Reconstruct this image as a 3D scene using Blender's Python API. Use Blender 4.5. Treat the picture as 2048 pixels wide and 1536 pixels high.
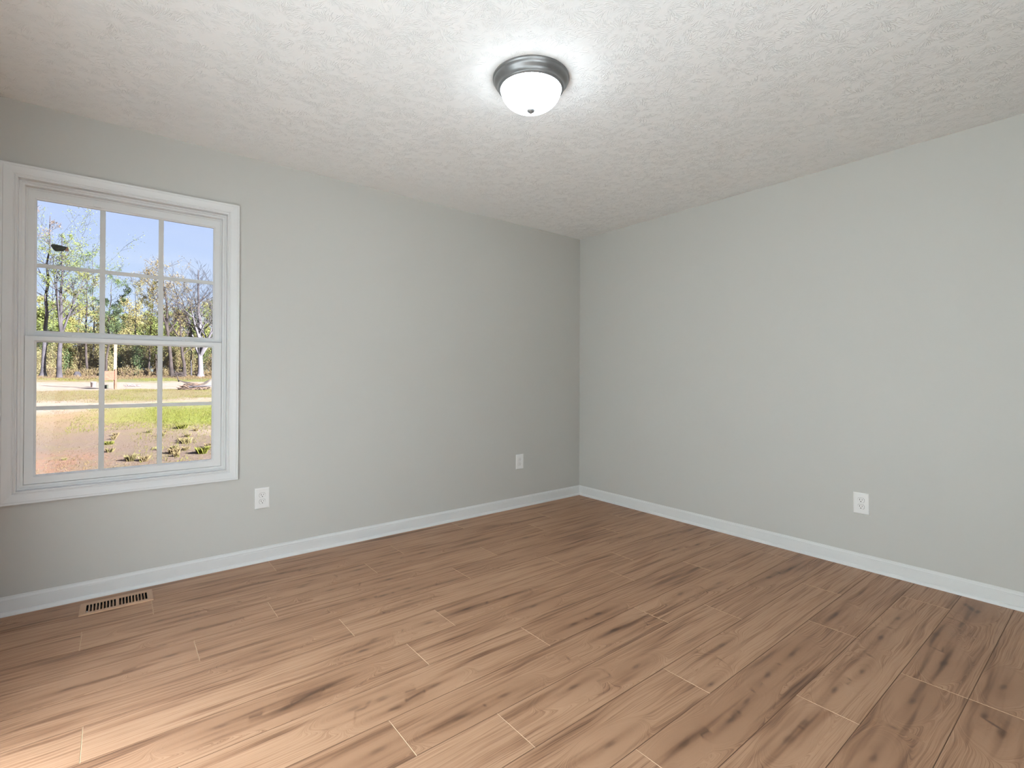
import bpy, math, random
import numpy as np
from mathutils import Vector, Matrix

for o in list(bpy.data.objects):
    bpy.data.objects.remove(o, do_unlink=True)
SC = bpy.context.scene
COL = SC.collection
rnd = random.Random(7)

# ------------------------------------------------------------------ camera
CAM = Vector((-3.485, -3.3221, 1.1461))
F = Vector((0.6243, 0.7812, 0.0037)).normalized()
R = Vector((0.7812, -0.6243, 0.0044))
R = (R - F * R.dot(F)).normalized()
U = R.cross(F)
cd = bpy.data.cameras.new('camera')
cam = bpy.data.objects.new('camera', cd)
COL.objects.link(cam)
M = Matrix.Identity(4)
for i in range(3):
    M[i][0], M[i][1], M[i][2], M[i][3] = R[i], U[i], -F[i], CAM[i]
cam.matrix_world = M
cd.sensor_width = 36.0
cd.lens = 36.0 * 994.48 / 2048.0
cd.shift_y = -23.32 / 2048.0
cd.clip_start = 0.05
cd.clip_end = 600
SC.camera = cam

# ------------------------------------------------------------------ colour management, bounces
SC.view_settings.view_transform = 'Standard'
SC.view_settings.look = 'None'
SC.view_settings.gamma = 1.0
SC.view_settings.exposure = 0.1
SC.view_settings.use_curve_mapping = False
SC.render.engine = 'CYCLES'
cy = SC.cycles
cy.max_bounces = 14
cy.diffuse_bounces = 8
cy.glossy_bounces = 4
cy.transparent_max_bounces = 24
cy.sample_clamp_indirect = 6.0
cy.caustics_reflective = False
cy.use_denoising = True


def srgb(r, g, b):
    f = lambda c: c / 12.92 if c <= 0.04045 else ((c + 0.055) / 1.055) ** 2.4
    return (f(r / 255), f(g / 255), f(b / 255), 1.0)


def outc(r, g, b):
    c = srgb(r, g, b)
    return (c[0] * 0.60, c[1] * 0.485, c[2] * 0.47, 1.0)


# ------------------------------------------------------------------ node helper
class NT:
    def __init__(s, tree):
        s.t = tree
        tree.nodes.clear()

    def n(s, typ, **kw):
        nd = s.t.nodes.new(typ)
        for k, v in kw.items():
            setattr(nd, k, v)
        return nd

    def set(s, sock, v):
        if isinstance(v, bpy.types.NodeSocket):
            s.t.links.new(v, sock)
        elif isinstance(v, bpy.types.Node):
            s.t.links.new(v.outputs[0], sock)
        else:
            sock.default_value = v

    def m(s, op, a, b=None, c=None, clamp=False):
        nd = s.n('ShaderNodeMath', operation=op, use_clamp=clamp)
        s.set(nd.inputs[0], a)
        if b is not None:
            s.set(nd.inputs[1], b)
        if c is not None:
            s.set(nd.inputs[2], c)
        return nd.outputs[0]

    def mix(s, fac, a, b, blend='MIX'):
        nd = s.n('ShaderNodeMix', data_type='RGBA', blend_type=blend)
        s.set(nd.inputs[0], fac)
        s.set(nd.inputs[6], a)
        s.set(nd.inputs[7], b)
        return nd.outputs[2]

    def noise(s, vec, scale=1.0, detail=2.0, rough=0.5, dims='3D', dist=0.0):
        nd = s.n('ShaderNodeTexNoise', noise_dimensions=dims)
        s.set(nd.inputs['Vector'], vec)
        nd.inputs['Scale'].default_value = scale
        nd.inputs['Detail'].default_value = detail
        nd.inputs['Roughness'].default_value = rough
        nd.inputs['Distortion'].default_value = dist
        return nd.outputs[0]

    def rng(s, v, a, b, c=0.0, d=1.0, smooth=True):
        nd = s.n('ShaderNodeMapRange')
        nd.interpolation_type = 'SMOOTHSTEP' if smooth else 'LINEAR'
        s.set(nd.inputs[0], v)
        for i, x in enumerate((a, b, c, d)):
            s.set(nd.inputs[i + 1], x)
        return nd.outputs[0]

    def xyz(s, x, y, z=0.0):
        nd = s.n('ShaderNodeCombineXYZ')
        for i, v in enumerate((x, y, z)):
            s.set(nd.inputs[i], v)
        return nd.outputs[0]

    def sep(s, v):
        nd = s.n('ShaderNodeSeparateXYZ')
        s.set(nd.inputs[0], v)
        return nd.outputs

    def ramp(s, fac, stops, interp='LINEAR'):
        nd = s.n('ShaderNodeValToRGB')
        cr = nd.color_ramp
        cr.interpolation = interp
        while len(cr.elements) < len(stops):
            cr.elements.new(0.5)
        for e, (p, c) in zip(cr.elements, stops):
            e.position = p
            e.color = c
        s.set(nd.inputs[0], fac)
        return nd.outputs[0]

    def bump(s, h, strength, dist):
        nd = s.n('ShaderNodeBump')
        nd.inputs['Strength'].default_value = strength
        nd.inputs['Distance'].default_value = dist
        s.set(nd.inputs['Height'], h)
        return nd.outputs[0]

    def out(s, shader):
        o = s.n('ShaderNodeOutputMaterial')
        s.set(o.inputs[0], shader)

    def bsdf(s, color, rough=0.5, spec=0.5, metal=0.0, normal=None, **kw):
        b = s.n('ShaderNodeBsdfPrincipled')
        s.set(b.inputs['Base Color'], color)
        s.set(b.inputs['Roughness'], rough)
        b.inputs['Specular IOR Level'].default_value = spec
        b.inputs['Metallic'].default_value = metal
        if normal is not None:
            s.set(b.inputs['Normal'], normal)
        for k, v in kw.items():
            s.set(b.inputs[k], v)
        return b.outputs[0]


# ------------------------------------------------------------------ sun and sky
SUN_DIR = Vector((0.452, -0.810, 0.374)).normalized()      # towards the sun, behind the house
DAY = 2.0                # daylight level; outer panes of the yard window carry an added dimming tint
SUN_E = 48.0 * DAY
sd = bpy.data.lights.new('sun', 'SUN')
sd.energy = SUN_E
sd.color = (0.84, 1.0, 1.12)
sd.angle = math.radians(0.6)
so = bpy.data.objects.new('sun', sd)
COL.objects.link(so)
so.rotation_euler = SUN_DIR.to_track_quat('Z', 'Y').to_euler()
so.location = SUN_DIR * 40

W = bpy.data.worlds.new('sky')
SC.world = W
W.use_nodes = True
t = NT(W.node_tree)
tc = t.n('ShaderNodeTexCoord')
d = tc.outputs['Generated']
dx, dy, dz = t.sep(d)
elev = t.m('MAXIMUM', dz, 0.0)
base = t.ramp(elev, [(0.0, srgb(208, 227, 254)), (0.14, srgb(200, 221, 254)), (0.30, srgb(188, 208, 254)),
                     (0.6, srgb(165, 190, 245)), (1.0, srgb(140, 170, 235))])
zz = t.m('ADD', elev, 0.25)
cv = t.xyz(t.m('DIVIDE', dx, zz), t.m('DIVIDE', dy, zz), 0.0)
cvs = t.n('ShaderNodeVectorMath', operation='MULTIPLY')
t.set(cvs.inputs[0], cv)
cvs.inputs[1].default_value = (1.1, 2.6, 1.0)
cl = t.noise(cvs.outputs[0], 1.3, 4.0, 0.55)
clf = t.m('MULTIPLY', t.rng(cl, 0.45, 0.75), 0.5)
base = t.mix(clf, base, srgb(214, 229, 255))
dot = t.n('ShaderNodeVectorMath', operation='DOT_PRODUCT')
t.set(dot.inputs[0], d)
dot.inputs[1].default_value = SUN_DIR
au = t.m('POWER', t.m('MAXIMUM', dot.outputs['Value'], 0.0), 5.0)
base = t.mix(t.m('MULTIPLY', au, 0.15, clamp=True), base, (2.2, 2.1, 1.95, 1.0))
bg = t.n('ShaderNodeBackground')
t.set(bg.inputs[0], base)
bg.inputs[1].default_value = DAY
wo = t.n('ShaderNodeOutputWorld')
t.set(wo.inputs[0], bg.outputs[0])


def portal(name, cx, cyy, cz, sx, sz, into, side=False):
    l = bpy.data.lights.new(name, 'AREA')
    l.shape = 'RECTANGLE'
    l.size, l.size_y = sx, sz
    l.cycles.is_portal = True
    o = bpy.data.objects.new(name, l)
    COL.objects.link(o)
    o.location = (cx, cyy, cz)
    o.rotation_euler = (Vector((-into, 0, 0)) if side else Vector((0, -into, 0))).to_track_quat('Z', 'Y').to_euler()
    return o


portal('sky_portal', -3.41, 0.13, 1.32, 0.86, 1.5, -1)
portal('sky_portal', -3.115, -4.03, 1.54, 1.51, 1.76, 1)

# ------------------------------------------------------------------ materials
MATS = {}


def mat(name):
    m = bpy.data.materials.new(name)
    m.use_nodes = True
    MATS[name] = m
    return m, NT(m.node_tree)


def simple(name, color, rough=0.5, spec=0.5, metal=0.0, nscale=0.0, namt=0.0):
    m, t = mat(name)
    c = color
    if nscale:
        tc = t.n('ShaderNodeTexCoord')
        nz = t.noise(tc.outputs['Object'], nscale, 3.0)
        k = t.rng(nz, 0.3, 0.7, 1.0 - namt, 1.0 + namt, smooth=False)
        mul = t.n('ShaderNodeVectorMath', operation='SCALE')
        mul.inputs[0].default_value = color[:3]
        t.set(mul.inputs['Scale'], k)
        c = mul.outputs[0]
    t.out(t.bsdf(c, rough, spec, metal))
    return m


# wall paint
m, t = mat('wall_paint')
tc = t.n('ShaderNodeTexCoord')
nz = t.noise(tc.outputs['Object'], 260.0, 2.0)
t.out(t.bsdf((0.456, 0.440, 0.405, 1), 0.55, 0.35, normal=t.bump(nz, 0.05, 0.001)))

# stomped ceiling texture
m, t = mat('ceiling_texture')
tc = t.n('ShaderNodeTexCoord')
P = tc.outputs['Object']


def stomp(scale, off, turns, rmax):
    ad = t.n('ShaderNodeVectorMath', operation='ADD')
    t.set(ad.inputs[0], P)
    ad.inputs[1].default_value = off
    wn = t.n('ShaderNodeTexNoise')
    wn.inputs['Scale'].default_value = 14.0
    wn.inputs['Detail'].default_value = 1.0
    t.set(wn.inputs['Vector'], ad.outputs[0])
    wv = t.n('ShaderNodeVectorMath', operation='MULTIPLY_ADD')
    t.set(wv.inputs[0], wn.outputs['Color'])
    wv.inputs[1].default_value = (0.03, 0.03, 0)
    t.set(wv.inputs[2], ad.outputs[0])
    vo = t.n('ShaderNodeTexVoronoi', voronoi_dimensions='2D')
    vo.inputs['Scale'].default_value = scale
    t.set(vo.inputs['Vector'], ad.outputs[0])
    sb = t.n('ShaderNodeVectorMath', operation='SUBTRACT')
    t.set(sb.inputs[0], wv.outputs[0])
    t.set(sb.inputs[1], vo.outputs['Position'])
    x, y, z = t.sep(sb.outputs[0])
    x = t.m('SUBTRACT', x, 0.015)
    y = t.m('SUBTRACT', y, 0.015)
    ang = t.m('ARCTAN2', y, x)
    r = t.m('SQRT', t.m('ADD', t.m('MULTIPLY', x, x), t.m('MULTIPLY', y, y)))
    cr = t.sep(vo.outputs['Color'])[0]
    nv = t.xyz(t.m('ADD', t.m('MULTIPLY', ang, turns), t.m('MULTIPLY', cr, 80.0)), t.m('MULTIPLY', r, 20.0), 0.0)
    n = t.noise(nv, 1.0, 1.0, 0.5, dims='2D')
    ridge = t.rng(t.m('ABSOLUTE', t.m('SUBTRACT', n, 0.52)), 0.085, 0.0)
    brk = t.rng(t.noise(ad.outputs[0], 22.0, 1.0), 0.40, 0.60)
    msk = t.m('MULTIPLY', t.rng(r, 0.008, 0.03), t.rng(r, rmax, rmax * 0.6))
    return t.m('MULTIPLY', t.m('MULTIPLY', ridge, msk), brk)


h1 = stomp(6.6, (0.0, 0.0, 0.0), 6.5, 0.125)
h2 = stomp(8.3, (3.37, 1.91, 0.0), 5.5, 0.105)
hh = t.m('MAXIMUM', h1, t.m('MULTIPLY', h2, 0.85))
fine = t.noise(P, 150.0, 2.0)
hh = t.m('ADD', hh, t.m('MULTIPLY', fine, 0.10))
t.out(t.bsdf((0.87, 0.87, 0.86, 1), 0.85, 0.2, normal=t.bump(hh, 0.65, 0.0028)))

simple('trim_white', (0.66, 0.66, 0.645, 1), 0.38, 0.5)
simple('vinyl_white', (0.68, 0.68, 0.665, 1), 0.35, 0.5)
simple('bounce_door_white', (0.84, 0.84, 0.83, 1), 0.4, 0.5)
simple('plastic_white', (0.82, 0.82, 0.80, 1), 0.3, 0.5)
simple('slot_black', (0.012, 0.011, 0.010, 1), 0.6, 0.3)
simple('seam_dark', (0.05, 0.042, 0.036, 1), 0.6, 0.3, 0.0)
simple('register_tan', srgb(168, 132, 104), 0.45, 0.4, 0.0)
simple('register_vane', srgb(128, 104, 84), 0.5, 0.4, 0.0)
simple('lever_steel', (0.75, 0.73, 0.7, 1), 0.3, 0.5, 1.0)
simple('bronze', (0.17, 0.165, 0.16, 1), 0.38, 0.5, 0.7, 14.0, 0.12)
simple('nickel', (0.20, 0.195, 0.19, 1), 0.4, 0.5, 0.6)
simple('post_wood', outc(150, 128, 100), 0.8, 0.2, 0.0, 3.0, 0.25)
simple('board_wood', outc(128, 90, 70), 0.85, 0.2, 0.0, 9.0, 0.3)
simple('box_green', outc(70, 72, 52), 0.7, 0.3)
simple('bucket_white', outc(176, 172, 168), 0.7, 0.3)
simple('scrap_grey', outc(120, 112, 108), 0.9, 0.2)
simple('scrap_dark', (0.028, 0.028, 0.016, 1), 0.55, 0.4, 0.0, 90.0, 0.9)
simple('scrap_tan', srgb(150, 120, 98), 0.7, 0.3)
simple('siding', srgb(150, 150, 146), 0.8, 0.2)
simple('bark_grey', outc(76, 73, 75), 0.95, 0.1, 0.0, 1.6, 0.35)
simple('bark_brown', outc(68, 61, 57), 0.95, 0.1, 0.0, 1.6, 0.35)
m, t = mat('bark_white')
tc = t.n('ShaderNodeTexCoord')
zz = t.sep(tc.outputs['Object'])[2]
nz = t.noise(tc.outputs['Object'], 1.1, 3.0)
c = t.mix(t.rng(t.m('ADD', zz, t.m('MULTIPLY', t.m('SUBTRACT', nz, 0.5), 5.0)), 5.0, 9.0), outc(108, 106, 108), outc(72, 69, 69))  # limbs darken with height, imitating their backlit look against the sky
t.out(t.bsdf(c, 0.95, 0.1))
simple('twig_brown', outc(104, 88, 74), 0.95, 0.1, 0.0, 2.0, 0.4)
simple('sand_pile', outc(150, 140, 124), 0.95, 0.1, 0.0, 2.0, 0.2)

# window glass: clear sheet that mirrors a little at grazing angles
m, t = mat('clear_glass')
fr = t.n('ShaderNodeFresnel')
fr.inputs[0].default_value = 1.45
tr = t.n('ShaderNodeBsdfTransparent')
tr.inputs[0].default_value = (0.985, 0.985, 0.98, 1)
gl = t.n('ShaderNodeBsdfGlossy')
gl.inputs['Roughness'].default_value = 0.02
mx = t.n('ShaderNodeMixShader')
t.set(mx.inputs[0], t.m('MULTIPLY', fr.outputs[0], 0.12))
t.set(mx.inputs[1], tr.outputs[0])
t.set(mx.inputs[2], gl.outputs[0])
t.out(mx.outputs[0])

m, t = mat('dimming_glass')
fr = t.n('ShaderNodeFresnel')
fr.inputs[0].default_value = 1.45
tr = t.n('ShaderNodeBsdfTransparent')
tr.inputs[0].default_value = (0.698, 0.698, 0.698, 1)  # added neutral tint, dims the outdoors against the room
gl = t.n('ShaderNodeBsdfGlossy')
gl.inputs['Roughness'].default_value = 0.02
mx = t.n('ShaderNodeMixShader')
t.set(mx.inputs[0], t.m('MULTIPLY', fr.outputs[0], 0.12))
t.set(mx.inputs[1], tr.outputs[0])
t.set(mx.inputs[2], gl.outputs[0])
t.out(mx.outputs[0])

# lamp glass
LAMP_L = 16.0
m, t = mat('lamp_glass')
t.out(t.bsdf((0.9, 0.9, 0.88, 1), 0.35, 0.5, **{'Emission Color': (0.87, 0.99, 1.08, 1), 'Emission Strength': LAMP_L}))

# laminate planks
m, t = mat('oak_laminate')
tc = t.n('ShaderNodeTexCoord')
X, Y, Z = t.sep(tc.outputs['Object'])
ak = t.n('ShaderNodeAttribute', attribute_name='knot')
kx, ky, ks = t.sep(ak.outputs['Vector'])
ap = t.n('ShaderNodeAttribute', attribute_name='plank')
pr = ap.outputs['Fac']
ox = t.m('ADD', X, t.m('MULTIPLY', pr, 57.0))
oy = t.m('ADD', Y, t.m('MULTIPLY', pr, 31.0))
wob = t.noise(t.xyz(t.m('MULTIPLY', ox, 2.2), t.m('MULTIPLY', oy, 9.0), 0), 1.0, 2.0, dims='2D')
wob2 = t.noise(t.xyz(t.m('MULTIPLY', ox, 9.0), t.m('MULTIPLY', oy, 24.0), 0), 1.0, 2.0, dims='2D')
kyw = t.m('ADD', ky, t.m('MULTIPLY', t.m('SUBTRACT', wob2, 0.5), 0.016))
kxs = t.m('MULTIPLY', t.m('ADD', kx, t.m('MULTIPLY', t.m('SUBTRACT', wob, 0.5), 0.06)), 0.36)
e2 = t.m('ADD', t.m('MULTIPLY', kxs, kxs), t.m('MULTIPLY', kyw, kyw))
e = t.m('SQRT', e2)
wk = t.m('MULTIPLY', t.m('EXPONENT', t.m('MULTIPLY', e2, -1.0 / (0.027 ** 2))), t.m('MINIMUM', ks, 1.0))
v = t.m('ADD', oy, t.m('MULTIPLY', t.m('SUBTRACT', wob, 0.5), 0.030))
vv = t.m('ADD', t.m('MULTIPLY', v, t.m('SUBTRACT', 1.0, wk)), t.m('MULTIPLY', e, t.m('MULTIPLY', wk, 1.4)))
fineg = t.noise(t.xyz(t.m('MULTIPLY', ox, 4.0), t.m('MULTIPLY', vv, 420.0), 0), 1.0, 4.0, 0.65, dims='2D')
medg = t.noise(t.xyz(t.m('MULTIPLY', ox, 1.2), t.m('MULTIPLY', vv, 130.0), 0), 1.0, 4.0, 0.6, dims='2D')
broad = t.noise(t.xyz(t.m('MULTIPLY', ox, 1.6), t.m('MULTIPLY', v, 26.0), 0), 1.0, 2.0, 0.55, dims='2D')
blotch = t.noise(t.xyz(t.m('MULTIPLY', ox, 3.0), t.m('MULTIPLY', oy, 7.0), 0), 1.0, 2.0, 0.5, dims='2D')
cath = t.m('SINE', t.m('ADD', t.m('MULTIPLY', vv, 520.0), t.m('MULTIPLY', wob, 16.0)))
cmask = t.rng(t.noise(t.xyz(t.m('MULTIPLY', ox, 2.5), t.m('MULTIPLY', oy, 10.0), 3.0), 1.0, 1.0, dims='2D'), 0.48, 0.68)
cmask = t.m('MAXIMUM', cmask, wk)
streak = t.m('EXPONENT', t.m('MULTIPLY', t.m('ADD', t.m('MULTIPLY', t.m('MULTIPLY', kx, kx), 40.0),
                                             t.m('MULTIPLY', t.m('MULTIPLY', kyw, kyw), 5200.0)), -1.0))
streak = t.m('MULTIPLY', streak, ks)
core = t.m('MULTIPLY', t.rng(t.m('ADD', e, t.m('MULTIPLY', t.m('SUBTRACT', fineg, 0.5), 0.022)), 0.0135, 0.001), ks)
dark = t.m('MULTIPLY', t.rng(broad, 0.46, 0.82), 0.44)
dark = t.m('ADD', dark, t.m('MULTIPLY', t.rng(medg, 0.42, 0.72), 0.24))
dark = t.m('ADD', dark, t.m('MULTIPLY', t.m('MULTIPLY', t.rng(cath, 0.3, 1.0), cmask), 0.15))
dark = t.m('ADD', dark, t.m('MULTIPLY', t.rng(fineg, 0.42, 0.70), 0.30))
dark = t.m('ADD', dark, t.m('MULTIPLY', streak, 0.32))
dark = t.m('ADD', dark, t.m('MULTIPLY', t.m('SUBTRACT', pr, 0.5), 0.16))
dark = t.m('ADD', dark, t.m('MULTIPLY', t.m('SUBTRACT', blotch, 0.5), 0.30), clamp=True)
col = t.ramp(dark, [(0.0, srgb(164, 127, 99)), (0.35, srgb(139, 102, 76)), (0.7, srgb(103, 72, 51)), (1.0, srgb(68, 45, 29))])
col = t.mix(t.m('MULTIPLY', core, 0.62, clamp=True), col, srgb(58, 40, 28))
hgt = t.m('ADD', t.m('MULTIPLY', fineg, 0.6), t.m('MULTIPLY', medg, 0.4))
t.out(t.bsdf(col, t.rng(medg, 0.3, 0.7, 0.44, 0.54), 0.38, normal=t.bump(hgt, 0.12, 0.0006)))
simple('sun_bounce_concrete', (0.66, 0.64, 0.61, 1), 0.8, 0.3, 0.0, 3.0, 0.08)
simple('plank_end', srgb(206, 172, 140), 0.6, 0.3)
simple('plank_side', srgb(120, 88, 66), 0.6, 0.3)
simple('underlay', (0.03, 0.024, 0.02, 1), 0.9, 0.1)

# foliage
def foliage(name, c1, c2):
    m, t = mat(name)
    tc = t.n('ShaderNodeTexCoord')
    nz = t.noise(tc.outputs['Object'], 1.3, 3.0, 0.7)
    c = t.mix(t.rng(nz, 0.3, 0.7), c1, c2)
    df = t.n('ShaderNodeBsdfDiffuse')
    tl = t.n('ShaderNodeBsdfTranslucent')
    t.set(df.inputs[0], c)
    t.set(tl.inputs[0], c)
    mx = t.n('ShaderNodeMixShader')
    mx.inputs[0].default_value = 0.45
    t.set(mx.inputs[1], df.outputs[0])
    t.set(mx.inputs[2], tl.outputs[0])
    t.out(mx.outputs[0])


foliage('leaf_bright', outc(156, 167, 97), outc(135, 154, 89))
foliage('leaf_yellow', outc(175, 171, 106), outc(154, 159, 97))
foliage('leaf_tan', outc(172, 164, 110), outc(164, 160, 106))
foliage('leaf_olive', outc(168, 159, 112), outc(136, 134, 89))
foliage('leaf_dark', outc(123, 145, 98), outc(105, 127, 87))
foliage('leaf_pink', outc(172, 148, 126), outc(158, 140, 104))
foliage('leaf_rust', outc(164, 144, 98), outc(150, 142, 92))
foliage('brush_tan', outc(166, 150, 112), outc(142, 132, 92))
foliage('grass_green', outc(136, 142, 66), outc(128, 130, 72))
foliage('grass_dry', outc(150, 132, 98), outc(126, 110, 80))

# ground
m, t = mat('yard_soil')
tc = t.n('ShaderNodeTexCoord')
X, Y, Z = t.sep(tc.outputs['Object'])
n1 = t.noise(tc.outputs['Object'], 0.35, 4.0, 0.6)
n2 = t.noise(tc.outputs['Object'], 2.2, 4.0, 0.65)
n3 = t.noise(tc.outputs['Object'], 11.0, 3.0, 0.7)
yy = t.m('ADD', Y, t.m('MULTIPLY', t.m('MULTIPLY', t.m('SUBTRACT', n1, 0.5), 0.85), t.m('ADD', 3.0, t.m('MULTIPLY', Y, 0.22))))
f = t.m('DIVIDE', yy, 80.0, clamp=True)
def k(*st):
    return [(a / 80.0, outc(*c)) for a, c in st]
clay, straw, mulch = (150, 112, 86), (142, 122, 98), (122, 106, 90)
pale, cream, grass, olive = (160, 140, 116), (166, 152, 134), (136, 136, 72), (132, 124, 84)
road, litter = (166, 152, 136), (122, 100, 78)
rl = t.ramp(f, k((0, clay), (8.6, clay), (10, mulch), (13, straw), (17, (156, 132, 100)), (20, cream), (24, cream), (26, olive),
                 (33, (140, 128, 92)), (35, road), (45, road), (48, (140, 126, 92)), (55, (138, 126, 92)), (59, litter), (80, litter)))
rr = t.ramp(f, k((0, mulch), (8.5, mulch), (12, (136, 118, 98)), (13.6, straw), (14.6, grass), (19, grass), (20, cream), (22.5, cream), (24, olive),
                 (33, (140, 130, 88)), (34.5, road), (45, road), (48, (118, 122, 74)), (56, (124, 122, 78)), (60, litter), (80, litter)))
xm = t.rng(t.m('ADD', X, t.m('MULTIPLY', t.m('SUBTRACT', n2, 0.5), 2.0)), -4.6, -3.2)
c = t.mix(xm, rl, rr)
# green along the right side and a pale bare patch
g1 = t.m('MULTIPLY', t.rng(t.m('ADD', X, t.m('MULTIPLY', n1, 1.0)), -2.6, -1.6), t.m('MULTIPLY', t.rng(yy, 11.5, 13.5), t.rng(yy, 23.0, 20.5)))
c = t.mix(t.m('MULTIPLY', g1, 0.85), c, outc(126, 138, 54))
g2 = t.m('MULTIPLY', t.rng(X, -2.4, -1.7), t.m('MULTIPLY', t.rng(yy, 10.0, 10.8), t.rng(yy, 12.6, 11.8)))
c = t.mix(g2, c, outc(160, 144, 122))
c = t.mix(t.m('MULTIPLY', t.rng(n2, 0.48, 0.64), 0.45), c, outc(128, 122, 74))
n4 = t.noise(tc.outputs['Object'], 26.0, 3.0, 0.75)
near = t.rng(yy, 14.0, 10.0)
c = t.mix(t.m('MULTIPLY', t.m('MULTIPLY', t.rng(n4, 0.48, 0.60), near), 0.75), c, outc(100, 86, 72))
c = t.mix(t.m('MULTIPLY', t.m('MULTIPLY', t.rng(n3, 0.52, 0.38), near), 0.60), c, outc(156, 140, 122))
kk = t.m('MULTIPLY', t.rng(n3, 0.25, 0.75, 0.66, 1.28, smooth=False), t.rng(n4, 0.25, 0.75, 0.78, 1.2, smooth=False))
sc = t.n('ShaderNodeVectorMath', operation='SCALE')
t.set(sc.inputs[0], c)
t.set(sc.inputs['Scale'], kk)
t.out(t.bsdf(sc.outputs[0], 0.95, 0.1, normal=t.bump(t.m('ADD', n3, t.m('MULTIPLY', n4, 0.5)), 0.6, 0.03)))


# ------------------------------------------------------------------ mesh builder
class MB:
    def __init__(s):
        s.v, s.f, s.mi = [], [], []

    def add(s, vs, fs, mi=0):
        b = len(s.v)
        s.v += [tuple(v) for v in vs]
        s.f += [tuple(b + i for i in f) for f in fs]
        s.mi += [mi] * len(fs)

    def box(s, x0, x1, y0, y1, z0, z1, mi=0, skip=()):
        vs = [(x0, y0, z0), (x1, y0, z0), (x1, y1, z0), (x0, y1, z0), (x0, y0, z1), (x1, y0, z1), (x1, y1, z1), (x0, y1, z1)]
        fs = {'b': (0, 3, 2, 1), 't': (4, 5, 6, 7), 'f': (0, 1, 5, 4), 'r': (1, 2, 6, 5), 'k': (2, 3, 7, 6), 'l': (3, 0, 4, 7)}
        s.add(vs, [q for n, q in fs.items() if n not in skip], mi)

    def tube(s, pts, rad, n=6, mi=0, cap=True):
        pts = [Vector(p) for p in pts]
        vs, fs = [], []
        for i, p in enumerate(pts):
            a = pts[max(i - 1, 0)]
            b = pts[min(i + 1, len(pts) - 1)]
            dd = (b - a).normalized()
            ux = dd.orthogonal().normalized() if i == 0 else (ux - dd * ux.dot(dd)).normalized()
            uy = dd.cross(ux)
            for q in range(n):
                an = 2 * math.pi * q / n
                vs.append(p + (ux * math.cos(an) + uy * math.sin(an)) * rad[i])
        for i in range(len(pts) - 1):
            for q in range(n):
                q2 = (q + 1) % n
                fs.append((i * n + q, i * n + q2, (i + 1) * n + q2, (i + 1) * n + q))
        if cap:
            fs.append(tuple(range(n - 1, -1, -1)))
            fs.append(tuple((len(pts) - 1) * n + q for q in range(n)))
        s.add(vs, fs, mi)

    def lathe(s, prof, n=64, c=(0, 0, 0), mi=0):
        vs, fs = [], []
        for r, z in prof:
            for q in range(n):
                an = 2 * math.pi * q / n
                vs.append((c[0] + r * math.cos(an), c[1] + r * math.sin(an), c[2] + z))
        for i in range(len(prof) - 1):
            for q in range(n):
                q2 = (q + 1) % n
                fs.append((i * n + q, i * n + q2, (i + 1) * n + q2, (i + 1) * n + q))
        s.add(vs, fs, mi)

    def frame(s, rect, prof, mi=0, closed=True):
        """mitred frame in the window wall; rect = x0,x1,z0,z1; prof = (outward offset, y)"""
        x0, x1, z0, z1 = rect
        n = len(prof)
        vs = []
        for o, y in prof:
            vs += [(x0 - o, y, z0 - o), (x1 + o, y, z0 - o), (x1 + o, y, z1 + o), (x0 - o, y, z1 + o)]
        fs = []
        for i in range(n if closed else n - 1):
            j = (i + 1) % n
            for q in range(4):
                q2 = (q + 1) % 4
                fs.append((i * 4 + q, i * 4 + q2, j * 4 + q2, j * 4 + q))
        s.add(vs, fs, mi)

    def build(s, name, mats, parent=None, off=(0, 0, 0), smooth=False, weld=False):
        me = bpy.data.meshes.new(name)
        ox, oy, oz = off
        me.from_pydata([(a - ox, b - oy, c - oz) for a, b, c in s.v], [], s.f)
        if isinstance(mats, str):
            mats = [mats]
        for mm in mats:
            me.materials.append(MATS[mm])
        if len(mats) > 1:
            me.polygons.foreach_set('material_index', s.mi)
        if smooth:
            me.polygons.foreach_set('use_smooth', [True] * len(me.polygons))
        me.validate()
        me.update()
        import bmesh
        bm = bmesh.new()
        bm.from_mesh(me)
        if weld:
            bmesh.ops.remove_doubles(bm, verts=bm.verts, dist=1e-5)
        bmesh.ops.recalc_face_normals(bm, faces=bm.faces)
        bm.to_mesh(me)
        bm.free()
        o = bpy.data.objects.new(name, me)
        COL.objects.link(o)
        if parent is not None:
            o.parent = parent
        return o


def tag(o, label=None, cat=None, group=None, kind=None):
    if label:
        o['label'] = label
    if cat:
        o['category'] = cat
    if group:
        o['group'] = group
    if kind:
        o['kind'] = kind
    return o


def thing(name, loc, label, cat, group=None, kind=None):
    o = bpy.data.objects.new(name, None)
    o.empty_display_size = 0.1
    COL.objects.link(o)
    o.location = loc
    return tag(o, label, cat, group, kind)


def bevel(o, w, seg=2, ang=40):
    b = o.modifiers.new('bevel', 'BEVEL')
    b.width = w
    b.segments = seg
    b.limit_method = 'ANGLE'
    b.angle_limit = math.radians(ang)
    return o


# ------------------------------------------------------------------ room shell
H = 2.44
XL = -3.975          # far left side wall, just outside the frame
YB = -3.9            # wall behind the camera
TH = 0.12
JX0, JX1, JZ0, JZ1 = -3.849, -2.972, 0.577, 2.0745     # window jamb opening
hx0, hx1, hz0, hz1 = JX0 - 0.02, JX1 + 0.02, JZ0 - 0.02, JZ1 + 0.02

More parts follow.
